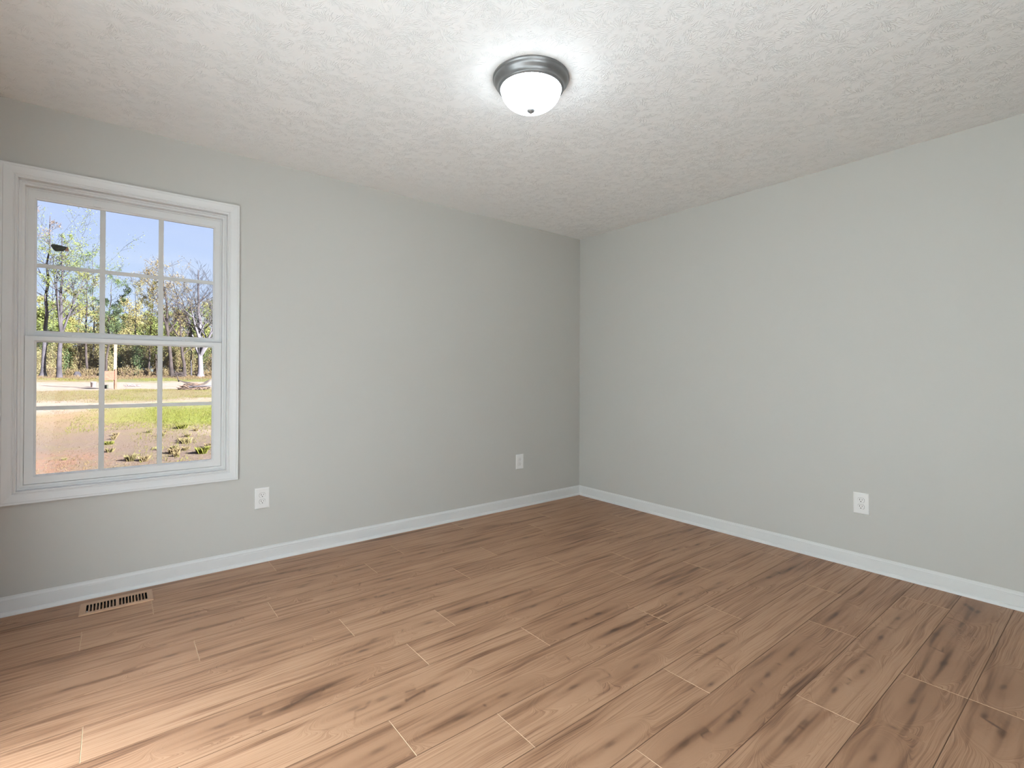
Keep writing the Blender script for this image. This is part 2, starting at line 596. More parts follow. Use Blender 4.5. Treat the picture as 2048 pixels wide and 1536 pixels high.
w = MB()
w.box(XL - TH, hx0, 0, TH, -0.3, H)
w.box(hx1, TH, 0, TH, -0.3, H)
w.box(hx0, hx1, 0, TH, -0.3, hz0)
w.box(hx0, hx1, 0, TH, hz1, H)
tag(w.build('wall_left', 'wall_paint'), 'grey painted wall with the white window', 'wall', kind='structure')
w = MB()
w.box(0, TH, YB - TH, 0, -0.3, H)
tag(w.build('wall_right', 'wall_paint'), 'plain grey painted wall on the right with one outlet', 'wall', kind='structure')
w = MB()
w.box(XL - TH, XL, YB - TH, 0, -0.3, H)
tag(w.build('wall_side', 'wall_paint'), 'grey side wall just left of the window', 'wall', kind='structure')
DX0, DX1, DZ0, DZ1 = -3.87, -2.36, 0.66, 2.42
DM = (DX0 + DX1) / 2
w = MB()
w.box(XL, DX0, YB - TH, YB, -0.3, H)
w.box(DX1, 0, YB - TH, YB, -0.3, H)
w.box(DX0, DX1, YB - TH, YB, DZ1, H)
w.box(DX0, DX1, YB - TH, YB, -0.3, DZ0)
tag(w.build('wall_rear', 'wall_paint'), 'grey wall behind the camera with an opening for the added window', 'wall', kind='structure')
w = MB()
w.box(XL - TH, TH, YB - TH, TH, H, H + 0.25)
tag(w.build('ceiling', 'ceiling_texture'), 'white ceiling with a stomped plaster texture', 'ceiling', kind='structure')

# added rear window, out of view, to let sun into the room
g = thing('added_rear_window', (DM, YB - 0.06, DZ0), 'wide white framed window added behind the camera to let sun in', 'window', kind='structure')
w = MB()
for a, b in ((DX0, DX0 + 0.05), (DM - 0.025, DM + 0.025), (DX1 - 0.05, DX1)):
    w.box(a, b, YB - 0.09, YB - 0.03, DZ0, DZ1)
for a, b in ((DX0 + 0.05, DM - 0.025), (DM + 0.025, DX1 - 0.05)):
    w.box(a, b, YB - 0.09, YB - 0.03, DZ0, DZ0 + 0.05)
    w.box(a, b, YB - 0.09, YB - 0.03, DZ1 - 0.05, DZ1)
w.build('window_frame', 'vinyl_white', g, g.location)
for a, b in ((DX0 + 0.05, DM - 0.025), (DM + 0.025, DX1 - 0.05)):
    w = MB()
    w.box(a, b, YB - 0.063, YB - 0.057, DZ0 + 0.05, DZ1 - 0.05)
    w.build('pane', 'clear_glass', g, g.location)

# added closet doors left of the frame, white to bounce sun into the room
g = thing('added_closet_doors', (XL, -1.38, 0), 'pair of added white closet doors that bounce sun into the room', 'door', kind='structure')
for a, b in ((-2.40, -1.385), (-1.375, -0.36)):
    w = MB()
    w.box(XL + 0.001, XL + 0.030, a, b, 0.012, 2.06)
    for c, d_ in ((0.20, 0.95), (1.12, 1.92)):
        w.box(XL + 0.030, XL + 0.036, a + 0.14, b - 0.14, c, d_)
    lf = bevel(w.build('door_leaf', 'bounce_door_white', g, g.location), 0.004)
    kn = MB()
    kn.lathe([(0.0004, 0.0), (0.012, 0.0), (0.009, 0.012), (0.018, 0.022), (0.016, 0.034), (0.0004, 0.038)], 20)
    yk = b - 0.07 if b < -1.38 else a + 0.07
    kn.v = [(XL + 0.030 + z_, yk + x_, 1.02 + y_) for x_, y_, z_ in kn.v]
    kn.build('knob', 'bronze', lf, g.location, smooth=True)
w = MB()
for a, b, c, d_ in ((-2.47, -2.405, 0.0, 2.13), (-0.355, -0.29, 0.0, 2.13), (-2.405, -0.355, 2.065, 2.13)):
    w.box(XL + 0.0005, XL + 0.018, a, b, c, d_)
w.build('door_casing', 'trim_white', g, g.location)

# ------------------------------------------------------------------ plank floor
PW, PL = 0.1953, 1.292
JOINT = {0: -1.455, 1: -0.75, 2: -2.30, 3: -2.88, 4: -3.214, 5: -2.661, 6: -2.267, 7: -2.511, 8: -2.042, 9: -2.771,
         10: -2.470, 11: -1.805, 12: -2.233, 13: -1.568, 14: -1.11, 15: -2.4, 16: -1.9}
KN = [(-3.605, -0.914), (-3.19, -0.707), (-2.994, -1.091), (-3.019, -1.508), (-3.216, -1.47), (-3.312, -0.51), (-3.7, -0.077),
      (-3.3, -0.884), (-2.732, -0.273), (-2.539, -0.31), (-2.64, -0.482), (-2.691, -0.534), (-2.578, -0.666), (-2.377, -0.492),
      (-2.223, -0.47), (-2.289, -0.727), (-2.403, -0.901), (-2.26, -0.901), (-2.32, -1.04), (-2.492, -0.881), (-2.352, -1.295),
      (-2.597, -1.275), (-2.659, -1.33), (-2.142, -1.287), (-1.91, -1.3), (-1.86, -1.468), (-2.562, -1.71), (-2.748, -1.663),
      (-2.859, -1.476), (-2.391, -1.92), (-2.567, -1.918), (-2.85, -1.888), (-2.841, -1.654), (-2.731, -1.74), (-1.224, -0.656),
      (-1.243, -0.311), (-1.949, -0.478), (-1.549, -0.923), (-1.858, -1.463), (-1.661, -1.72), (-1.832, -1.713), (-2.17, -2.038),
      (-1.879, -2.101), (-1.171, -1.84), (-0.871, -1.896), (-0.568, -2.027), (-0.355, -2.048), (-0.611, -1.441), (-0.375, -1.243),
      (-0.147, -1.269), (-0.698, -1.065), (-0.401, -1.478), (-1.711, -1.868), (-1.753, -2.341), (-1.883, -2.486), (-1.526, -2.444),
      (-1.294, -2.445), (-2.1, -2.449), (-2.281, -2.306), (-1.464, -2.228), (-0.694, -1.733), (-1.746, -2.471), (-0.775, -2.427),
      (-0.588, -2.627), (-0.867, -2.626), (-1.22, -2.664), (-1.432, -2.639), (-0.885, -2.846), (-1.191, -3.006), (-1.243, -3.058),
      (-1.279, -2.833), (-1.811, -2.644), (-1.691, -2.643), (-0.632, -2.773), (-1.705, -2.832), (-0.149, -2.791), (-0.2, -2.844),
      (-0.916, -3.02)]
KN += [(rnd.uniform(XL, 0), rnd.uniform(YB, -3.2)) for _ in range(60)]
KN = np.array(KN)
KS = np.array([rnd.uniform(0.55, 1.0) for _ in KN])
VX0, VX1, VY0, VY1 = -3.6115, -3.3245, -0.238, -0.086      # floor register face
HOLE = (VX0 + 0.02, VX1 - 0.02, VY0 + 0.02, VY1 - 0.02)


YT = YB


def floor():
    V, Fc, MI, KA, PA = [], [], [], [], []
    gap, bev, dep = 0.0004, 0.0011, 0.0008
    row = -1
    while True:
        y1 = -0.025 - PW * row
        y0 = y1 - PW
        if y1 < YT + 0.05:
            break
        jx = JOINT.get(row, -rnd.uniform(0, PL))
        x = jx - PL * math.ceil((jx - XL) / PL)
        while x < 0:
            xa, xb = max(x, XL), min(x + PL, 0.0)
            ya, yb = max(y0, YT), min(y1, 0.0)
            x += PL
            if xb - xa < 0.01 or yb - ya < 0.003:
                continue
            pid = rnd.random()
            xa2, xb2, ya2, yb2 = xa + gap, xb - gap, ya + gap, yb - gap
            nx = max(2, int((xb - xa) / 0.03))
            ny = max(2, int((yb - ya) / 0.03))
            xs = [xa2] + list(np.linspace(xa2 + bev, xb2 - bev, nx)) + [xb2]
            ys = [ya2] + list(np.linspace(ya2 + bev, yb2 - bev, ny)) + [yb2]
            b = len(V)
            # knots that belong to this plank only
            sel = np.where((KN[:, 0] > xa - 0.02) & (KN[:, 0] < xb + 0.02) & (KN[:, 1] > ya + 0.004) & (KN[:, 1] < yb - 0.004))[0]
            for j, yv in enumerate(ys):
                for i, xv in enumerate(xs):
                    edge = i in (0, len(xs) - 1) or j in (0, len(ys) - 1)
                    V.append((xv, yv, -dep if edge else 0.0))
                    if len(sel):
                        dd = (KN[sel, 0] - xv) ** 2 * 0.1 + (KN[sel, 1] - yv) ** 2
                        q = sel[int(np.argmin(dd))]
                        KA.append((xv - KN[q, 0], yv - KN[q, 1], KS[q]))
                    else:
                        KA.append((9.0, 9.0, 0.0))
                    PA.append(pid)
            NX = len(xs)
            for j in range(len(ys) - 1):
                for i in range(NX - 1):
                    cx, cyv = (xs[i] + xs[i + 1]) / 2, (ys[j] + ys[j + 1]) / 2
                    if HOLE[0] < cx < HOLE[1] and HOLE[2] < cyv < HOLE[3]:
                        continue
                    Fc.append((b + j * NX + i, b + j * NX + i + 1, b + (j + 1) * NX + i + 1, b + (j + 1) * NX + i))
                    ei = i in (0, NX - 2)
                    ej = j in (0, len(ys) - 2)
                    MI.append(1 if ei else (2 if ej else 0))
        row += 1
    # underlay below the joints
    b = len(V)
    for (x0, x1, ya, yb) in ((XL, HOLE[0], YB, 0), (HOLE[1], 0, YB, 0), (HOLE[0], HOLE[1], YB, HOLE[2]), (HOLE[0], HOLE[1], HOLE[3], 0)):
        b = len(V)
        V += [(x0, ya, -0.0012), (x1, ya, -0.0012), (x1, yb, -0.0012), (x0, yb, -0.0012)]
        KA += [(9, 9, 0)] * 4
        PA += [0.5] * 4
        Fc.append((b, b + 1, b + 2, b + 3))
        MI.append(3)
    me = bpy.data.meshes.new('floor')
    me.from_pydata(V, [], Fc)
    for mm in ('oak_laminate', 'plank_end', 'plank_side', 'underlay'):
        me.materials.append(MATS[mm])
    me.polygons.foreach_set('material_index', MI)
    a = me.attributes.new('knot', 'FLOAT_VECTOR', 'POINT')
    a.data.foreach_set('vector', np.array(KA, dtype=np.float32).ravel())
    a = me.attributes.new('plank', 'FLOAT', 'POINT')
    a.data.foreach_set('value', np.array(PA, dtype=np.float32))
    me.update()
    o = bpy.data.objects.new('floor', me)
    COL.objects.link(o)
    return tag(o, 'brown oak laminate plank floor', 'floor', kind='structure')


floor()
w = MB()
w.box(XL - TH, HOLE[0], YB - TH, TH, -0.3, -0.02)
w.box(HOLE[1], TH, YB - TH, TH, -0.3, -0.02)
w.box(HOLE[0], HOLE[1], YB - TH, HOLE[2], -0.3, -0.02)
w.box(HOLE[0], HOLE[1], HOLE[3], TH, -0.3, -0.02)
tag(w.build('trim_1', 'underlay'), 'slab under the plank floor', 'floor', kind='structure')

# ------------------------------------------------------------------ baseboards
BP = [(0, 0), (0.013, 0), (0.013, 0.064), (0.0115, 0.066), (0.0115, 0.0685), (0.0125, 0.0705), (0.0115, 0.074), (0.0085, 0.079), (0.006, 0.0815),
      (0.006, 0.0845), (0.0045, 0.0868), (0, 0.0868)]
SP = [(0.0125, 0.0), (0.028, 0.0), (0.0278, 0.004), (0.0265, 0.0085), (0.0240, 0.0125), (0.0205, 0.0155), (0.0165, 0.0172), (0.0125, 0.0178)]


def run(prof, wall):
    w = MB()
    n = len(prof)
    vs = []
    for dd, z in prof:
        if wall == 'left':
            vs += [(XL, -dd, z), (-dd, -dd, z)]
        else:
            vs += [(-dd, YB, z), (-dd, -dd, z)]
    fs = [(2 * i, 2 * i + 1, 2 * ((i + 1) % n) + 1, 2 * ((i + 1) % n)) for i in range(n)]
    fs += [tuple(2 * i for i in range(n)), tuple(2 * i + 1 for i in range(n))]
    w.add(vs, fs)
    return w


for wall in ('left', 'right'):
    b = run(BP, wall).build('baseboard_' + wall, 'trim_white')
    tag(b, 'white baseboard along the %s wall' % ('window' if wall == 'left' else 'right'), 'baseboard', kind='structure')
    run(SP, wall).build('shoe_molding', 'trim_white', b)

# ------------------------------------------------------------------ window
win = thing('window_1', (-3.41, 0, JZ0), 'white single hung window with grilles between the glass', 'window', kind='structure')
WO = win.location
w = MB()
CI = (-3.8531, -2.9682, 0.5732, 2.0785)
w.frame(CI, [(0, 0), (0, -0.009), (0.002, -0.0115), (0.0045, -0.0120), (0.0075, -0.0105), (0.010, -0.0105), (0.012, -0.0130), (0.026, -0.0150),
             (0.040, -0.0180), (0.0445, -0.0190), (0.047, -0.0175), (0.049, -0.0180), (0.053, -0.0190), (0.057, -0.0180), (0.057, 0)])
w.build('casing', 'trim_white', win, WO)
w = MB()
J = (JX0, JX1, JZ0, JZ1)
w.frame(J, [(0, -0.0085), (0.004, -0.0085), (0.004, 0.0), (0.02, 0.0), (0.02, 0.118), (0, 0.118)])
w.build('jamb', 'trim_white', win, WO)
w = MB()
w.frame(J, [(0, 0.028), (-0.008, 0.028), (-0.010, 0.030), (-0.010, 0.034), (-0.019, 0.034), (-0.0205, 0.036), (-0.0205, 0.068), (-0.026, 0.068),
            (-0.028, 0.070), (-0.028, 0.072), (-0.0225, 0.072), (-0.0225, 0.112), (0, 0.112)])
w.build('window_frame', 'vinyl_white', win, WO)


def sash(label, outer, glass, y0, y1, yg):
    w = MB()
    ox0, ox1, oz0, oz1 = outer
    gx0, gx1, gz0, gz1 = glass
    # mitred only where the rails match; build as profile rings with per side offsets
    rings = [(outer, y1), (outer, y0 + 0.002), ((ox0 + .002, ox1 - .002, oz0 + .002, oz1 - .002), y0),
             ((gx0 - .008, gx1 + .008, gz0 - .008, gz1 + .008), y0), ((gx0 - .006, gx1 + .006, gz0 - .006, gz1 + .006), y0 + .0025),
             ((gx0, gx1, gz0, gz1), yg - .007), ((gx0, gx1, gz0, gz1), yg + .007), ((gx0 - .006, gx1 + .006, gz0 - .006, gz1 + .006), y1)]
    vs, fs = [], []
    for (a, b, c, dd), y in rings:
        vs += [(a, y, c), (b, y, c), (b, y, dd), (a, y, dd)]
    n = len(rings)
    for i in range(n):
        j = (i + 1) % n
        for q in range(4):
            q2 = (q + 1) % 4
            fs.append((i * 4 + q, i * 4 + q2, j * 4 + q2, j * 4 + q))
    w.add(vs, fs)
    s = w.build('sash', 'vinyl_white', win, WO)
    s['label'] = label
    p = MB()
    for q, yy in enumerate((yg - .006, yg + .004)):
        p.box(gx0 - .004, gx1 + .004, yy, yy + .002, gz0 - .004, gz1 + .004, mi=q)
    p.build('pane', ['clear_glass', 'dimming_glass'], s, WO)
    mu = MB()
    hw, vw = 0.0095, 0.0115
    zc = (gz0 + gz1) / 2
    xs = [gx0 + (gx1 - gx0) * q / 3 for q in (1, 2)]
    ya, yb = yg - .0035, yg + .0035
    for xc in xs:
        mu.box(xc - vw, xc + vw, ya, yb, gz0 - .003, gz1 + .003)
    segs = [gx0 - .003, xs[0] - vw, xs[0] + vw, xs[1] - vw, xs[1] + vw, gx1 + .003]
    for q in (0, 2, 4):
        mu.box(segs[q], segs[q + 1], ya, yb, zc - hw, zc + hw)
    mu.build('muntins', 'vinyl_white', s, WO)
    return s


lo = sash('lower sash set in front', (-3.8279, -2.9931, 0.5982, 1.3235), (-3.786, -3.040, 0.641, 1.294), 0.038, 0.067, 0.052)
up = sash('upper sash set behind', (-3.8258, -2.9952, 1.302, 2.0513), (-3.7905, -3.0325, 1.352, 2.003), 0.073, 0.101, 0.086)
for xc in (-3.653, -3.170):
    l = MB()
    l.box(xc - 0.036, xc + 0.036, 0.041, 0.060, 1.3235, 1.3275)
    l.box(xc - 0.020, xc + 0.026, 0.044, 0.058, 1.3275, 1.3325)
    l.box(xc - 0.003, xc + 0.012, 0.036, 0.046, 1.3265, 1.3345)
    bevel(l.build('sash_lock', 'vinyl_white', win, WO), 0.0012)
l = MB()
l.box(-3.575, -3.545, 0.062, 0.073, 2.010, 2.022)
bevel(l.build('vent_latch', 'vinyl_white', win, WO), 0.001)

# torn scrap stuck on the upper left pane
st = thing('sticker', (-3.708, 0.078, 1.775), 'dark olive crumpled scrap stuck on the upper left window pane', 'sticker')
def slab(pts, y0, y1, dent):
    w = MB()
    n = len(pts)
    cx = sum(p[0] for p in pts) / n
    cz = sum(p[1] for p in pts) / n
    vs = [(x, y0, z) for x, z in pts] + [(x, y1, z) for x, z in pts] + [(cx, y0 - dent, cz)]
    fs = [(i, (i + 1) % n, n + (i + 1) % n, n + i) for i in range(n)]
    fs += [(i, (i + 1) % n, 2 * n) for i in range(n)] + [tuple(range(2 * n - 1, n - 1, -1))]
    w.add(vs, fs)
    return w
X0, Z0 = -3.7418, 1.7768
PXM = 1.0 / 528.0
def sp(px, py):
    return (-3.7418 + (px - 100) * 0.001876, 1.7768 - (py - 495) * 0.00225)
slab([sp(101, 493), sp(105, 488.3), sp(120, 489.5), sp(134, 491.5), sp(130, 499), sp(125, 502.3), sp(112, 503.8), sp(107, 501.5)], 0.0768, 0.0797, 0.002).build('scrap', 'scrap_dark', st, st.location)
o = slab([sp(134, 491.5), sp(136, 491), sp(138, 500.3), sp(129.5, 501.3), sp(130, 499)], 0.0765, 0.0797, 0.0005).build('torn_corner', 'scrap_tan', st, st.location)
o['label'] = 'pale tan torn corner'

# ------------------------------------------------------------------ ceiling lamp
LX, LY = -2.067, -1.672
lamp = thing('ceiling_lamp', (LX, LY, H), 'round flush ceiling lamp with white glass dome and dark bronze ring', 'lamp')
w = MB()
w.lathe([(0.06, 0.0), (0.1665, 0.0), (0.1675, -0.004), (0.1665, -0.008), (0.1635, -0.010), (0.1625, -0.013), (0.1615, -0.018), (0.157, -0.024), (0.150, -0.030),
         (0.1455, -0.036), (0.1435, -0.043), (0.1435, -0.046), (0.1415, -0.0485), (0.1385, -0.049), (0.1372, -0.051), (0.1345, -0.052),
         (0.1325, -0.050), (0.1325, -0.040), (0.06, -0.040), (0.06, 0.0)], 96, (LX, LY, H))
w.build('base_ring', 'bronze', lamp, lamp.location, smooth=True, weld=True)
bpy.data.objects['base_ring'].modifiers.new('es', 'EDGE_SPLIT').split_angle = math.radians(50)
DZ, DR, DD = -0.049, 0.1315, 0.0885
w = MB()
prof = []
for q in range(0, 25):
    a = math.pi / 2 * q / 24
    prof.append((max(DR * math.cos(a) ** 0.92, 0.0005), DZ - DD * math.sin(a)))
w.lathe(prof, 96, (LX, LY, H))
w.build('glass_dome', 'lamp_glass', lamp, lamp.location, smooth=True, weld=True)
w = MB()
zb = DZ - DD
w.lathe([(0.0005, zb + 0.004), (0.0165, zb + 0.004), (0.0175, zb), (0.0172, zb - 0.003), (0.0145, zb - 0.007), (0.011, zb - 0.009), (0.008, zb - 0.011), (0.005, zb - 0.014), (0.0005, zb - 0.015)],
        32, (LX, LY, H))
w.build('finial', 'nickel', lamp, lamp.location, smooth=True, weld=True)

# ------------------------------------------------------------------ outlets
def outlet(cx, cyy, cz, wall, label):
    r = thing('wall_outlet', (cx, cyy, cz), label, 'outlet', group='duplex wall outlets')
    pw, ph = 0.0815, 0.126

    def P(u, v, dd):
        return (u, -dd, v) if wall == 'left' else (-dd, -u, v)

    def addp(w, polys_front, back, front):
        n = len(polys_front)
        vs = [P(a, b, back) for a, b in polys_front] + [P(a, b, front) for a, b in polys_front]
        fs = [(i, (i + 1) % n, n + (i + 1) % n, n + i) for i in range(n)]
        fs += [tuple(range(n)), tuple(range(2 * n - 1, n - 1, -1))]
        w.add(vs, fs)

    w = MB()
    a, b = pw / 2, ph / 2
    rings = [(a, b, 0.0), (a, b, 0.0022), (a - .0012, b - .0012, 0.0042), (a - .006, b - .006, 0.0058), (a - .03, b - .03, 0.006)]
    vs = []
    for (q, p_, dd) in rings:
        vs += [P(-q, -p_, dd), P(q, -p_, dd), P(q, p_, dd), P(-q, p_, dd)]
    fs = []
    for i in range(len(rings) - 1):
        for q in range(4):
            q2 = (q + 1) % 4
            fs.append((i * 4 + q, i * 4 + q2, i * 4 + 4 + q2, i * 4 + 4 + q))
    fs.append((16, 17, 18, 19))
    fs.append((3, 2, 1, 0))
    w.add(vs, fs)
    w.build('cover_plate', 'plastic_white', r)
    w = MB()
    c = [(0.003 * math.cos(2 * math.pi * q / 12), 0.003 * math.sin(2 * math.pi * q / 12)) for q in range(12)]
    addp(w, c, 0.0055, 0.0068)
    w.build('screw', 'plastic_white', r)
    for s in (1, -1):
        zc = 0.0193 * s
        pts = []
        for q in range(40):
            an = 2 * math.pi * q / 40
            x, y = 0.0174 * math.cos(an), 0.0174 * math.sin(an)
            pts.append((x, zc + max(min(y, 0.0138), -0.0138)))
        w = MB()
        big = [(px * 1.045, zc + (py - zc) * 1.05) for px, py in pts]
        addp(w, pts, 0.005, 0.0082)
        rc = w.build('receptacle', 'plastic_white', r)
        w = MB()
        addp(w, big, 0.0055, 0.00625)
        rg = w.build('seam', 'seam_dark', rc)  # dark band filling the joint around the receptacle
        w = MB()
        for u, hw, hh_ in ((-0.0064, 0.0012, 0.0046), (0.0064, 0.0010, 0.0036)):
            addp(w, [(u - hw, zc + .0035 - hh_), (u + hw, zc + .0035 - hh_), (u + hw, zc + .0035 + hh_), (u - hw, zc + .0035 + hh_)], 0.0075, 0.0084)
        g = [(0.0027 * math.cos(2 * math.pi * q / 12), zc - 0.0078 + 0.0027 * math.sin(2 * math.pi * q / 12)) for q in range(12)]
        addp(w, g, 0.0075, 0.0084)
        w.build('slots', 'slot_black', rc)
    return r


outlet(-2.7775, 0, 0.3834, 'left', 'white outlet low on the wall just right of the window')
outlet(-0.7425, 0, 0.390, 'left', 'white outlet on the window wall close to the far corner')
outlet(0, -2.3055, 0.385, 'right', 'white outlet on the plain right hand wall')

# ------------------------------------------------------------------ floor register
reg = thing('floor_register', ((VX0 + VX1) / 2, (VY0 + VY1) / 2, 0), 'tan slotted floor vent set in the planks below the window', 'vent')
RO = reg.location
w = MB()
zt, zl = 0.0058, 0.0
sx = [(-3.5855, -3.4735), (-3.4605, -3.3485)]
sy0, sy1 = -0.2130, -0.1185
slots = []
for (a, b) in sx:
    step = (b - a + 0.0045) / 9
    for q in range(9):
        slots.append((a + q * step, a + q * step + step - 0.0045))
edges = [VX0 + 0.004] + [v for s_ in slots for v in s_] + [VX1 - 0.004]
w.box(VX0 + .004, VX1 - .004, VY0 + .004, sy0, zt - .0014, zt)
w.box(VX0 + .004, VX1 - .004, sy1, VY1 - .004, zt - .0014, zt)
for q in range(0, len(edges), 2):
    w.box(edges[q], edges[q + 1], sy0, sy1, zt - .0014, zt)
# sloped rim down to the floor
ro = [(VX0, VY0), (VX1, VY0), (VX1, VY1), (VX0, VY1)]
ri = [(VX0 + .004, VY0 + .004), (VX1 - .004, VY0 + .004), (VX1 - .004, VY1 - .004), (VX0 + .004, VY1 - .004)]
w.add([(x, y, 0.0) for x, y in ro] + [(x, y, 0.0022) for x, y in ro] + [(x, y, zt) for x, y in ri],
      [(i, (i + 1) % 4, 4 + (i + 1) % 4, 4 + i) for i in range(4)] + [(4 + i, 4 + (i + 1) % 4, 8 + (i + 1) % 4, 8 + i) for i in range(4)])
w.build('faceplate', 'register_tan', reg, RO)
for q, (a, b) in enumerate(slots):
    if q in (0, 17):
        continue
    w = MB()
    dxv = 0.006 if q < 9 else -0.006
    xa = (a - 0.001) if q < 9 else (b + 0.001)
    s_ = -1 if q < 9 else 1
    vs = [(xa, sy0, zt - .002), (xa, sy1, zt - .002), (xa + dxv, sy1, -0.016), (xa + dxv, sy0, -0.016)]
    vs += [(v[0] + 0.0012, v[1], v[2]) for v in vs]
    w.add(vs, [(0, 1, 2, 3), (7, 6, 5, 4), (0, 4, 5, 1), (1, 5, 6, 2), (2, 6, 7, 3), (3, 7, 4, 0)])
    w.build('vane', 'register_vane', reg, RO)
w = MB()
w.box(HOLE[0] + .002, HOLE[1] - .002, HOLE[2] + .002, HOLE[3] - .002, -0.07, -0.001, skip=('t',))
w.build('duct_boot', 'slot_black', reg, RO)
w = MB()
w.lathe([(0.0003, 0.0035), (0.0028, 0.003), (0.0034, 0.0), (0.0034, -0.004), (0.0003, -0.0045)], 16, (slots[0][0] + 0.004, sy0 + 0.018, 0.001))
w.build('damper_lever', 'lever_steel', reg, RO, smooth=True)

# ------------------------------------------------------------------ outdoors
def gz(x, y):
    y2 = max(y, 0.0)
    return -0.55 + 0.0203 * min(y2, 75.0) + 0.006 * max(y2 - 75, 0) + 0.05 * math.sin(x * 0.9 + y * 0.31) * min(1, y2 / 20) * 0.6


def ground():
    ys = [-40, -30, -20, -14, -10, -7.5] + list(np.arange(-5, 12, 0.5)) + list(np.arange(12, 40, 1.0)) + list(np.arange(40, 90, 2.0)) + [95, 105, 120, 140]
    xs = [-90, -60, -40, -28, -20] + list(np.arange(-16, 14.1, 0.6)) + [20, 28, 40, 60, 90]
    rr = random.Random(3)
    V, Fc = [], []
    for y in ys:
        for x in xs:
            V.append((x, y, gz(x, y) + (rr.uniform(-.012, .012) if y > 3 else 0)))
    n = len(xs)
    for j in range(len(ys) - 1):
        for i in range(n - 1):
            Fc.append((j * n + i, j * n + i + 1, (j + 1) * n + i + 1, (j + 1) * n + i))
    w = MB()
    w.add(V, Fc)
    return tag(w.build('ground', 'yard_soil', smooth=True), 'dry yard of red clay, straw and grass outside the window', 'ground', kind='structure')


ground()
w = MB()
w.box(-7.5, 1.0, -10.5, YB - TH - 0.005, -0.6, -0.03)  # added unseen slab, pale to throw sun up onto the ceiling
tag(w.build('ground', 'sun_bounce_concrete'), 'added pale patio slab that bounces sun in through the rear window', 'patio', kind='structure')


def at(px, Y):
    """world x at distance Y for a direction seen through the window (pixel column of the photograph)"""
    dd = F + R * ((px - 1024) / 994.48)
    return CAM.x + dd.x / dd.y * (Y - CAM.y)


def zat(px, row, Y):
    dd = F + R * ((px - 1024) / 994.48) + U * ((744.68 - row) / 994.48)
    return CAM.z + dd.z / dd.y * (Y - CAM.y)


def quads(name, C, S, matname, parent, off, rs, flat=0.0):
    """many small leaf blades as one mesh"""
    n = len(C)
    C = np.asarray(C, dtype=np.float64) - np.array(off)
    a = rs.normal(size=(n, 3))
    a /= np.linalg.norm(a, axis=1)[:, None]
    b = rs.normal(size=(n, 3))
    b -= a * np.sum(a * b, axis=1)[:, None]
    b /= np.linalg.norm(b, axis=1)[:, None]
    S = np.asarray(S)[:, None]
    v = np.empty((n, 4, 3))
    v[:, 0] = C - a * S
    v[:, 1] = C + b * S * 0.55
    v[:, 2] = C + a * S
    v[:, 3] = C - b * S * 0.55
    me = bpy.data.meshes.new(name)
    me.vertices.add(4 * n)
    me.vertices.foreach_set('co', v.reshape(-1))
    me.loops.add(4 * n)
    me.loops.foreach_set('vertex_index', np.arange(4 * n, dtype=np.int32))
    me.polygons.add(n)
    me.polygons.foreach_set('loop_start', np.arange(0, 4 * n, 4, dtype=np.int32))
    me.update(calc_edges=True)
    me.materials.append(MATS[matname])
    o = bpy.data.objects.new(name, me)
    COL.objects.link(o)
    o.parent = parent
    return o


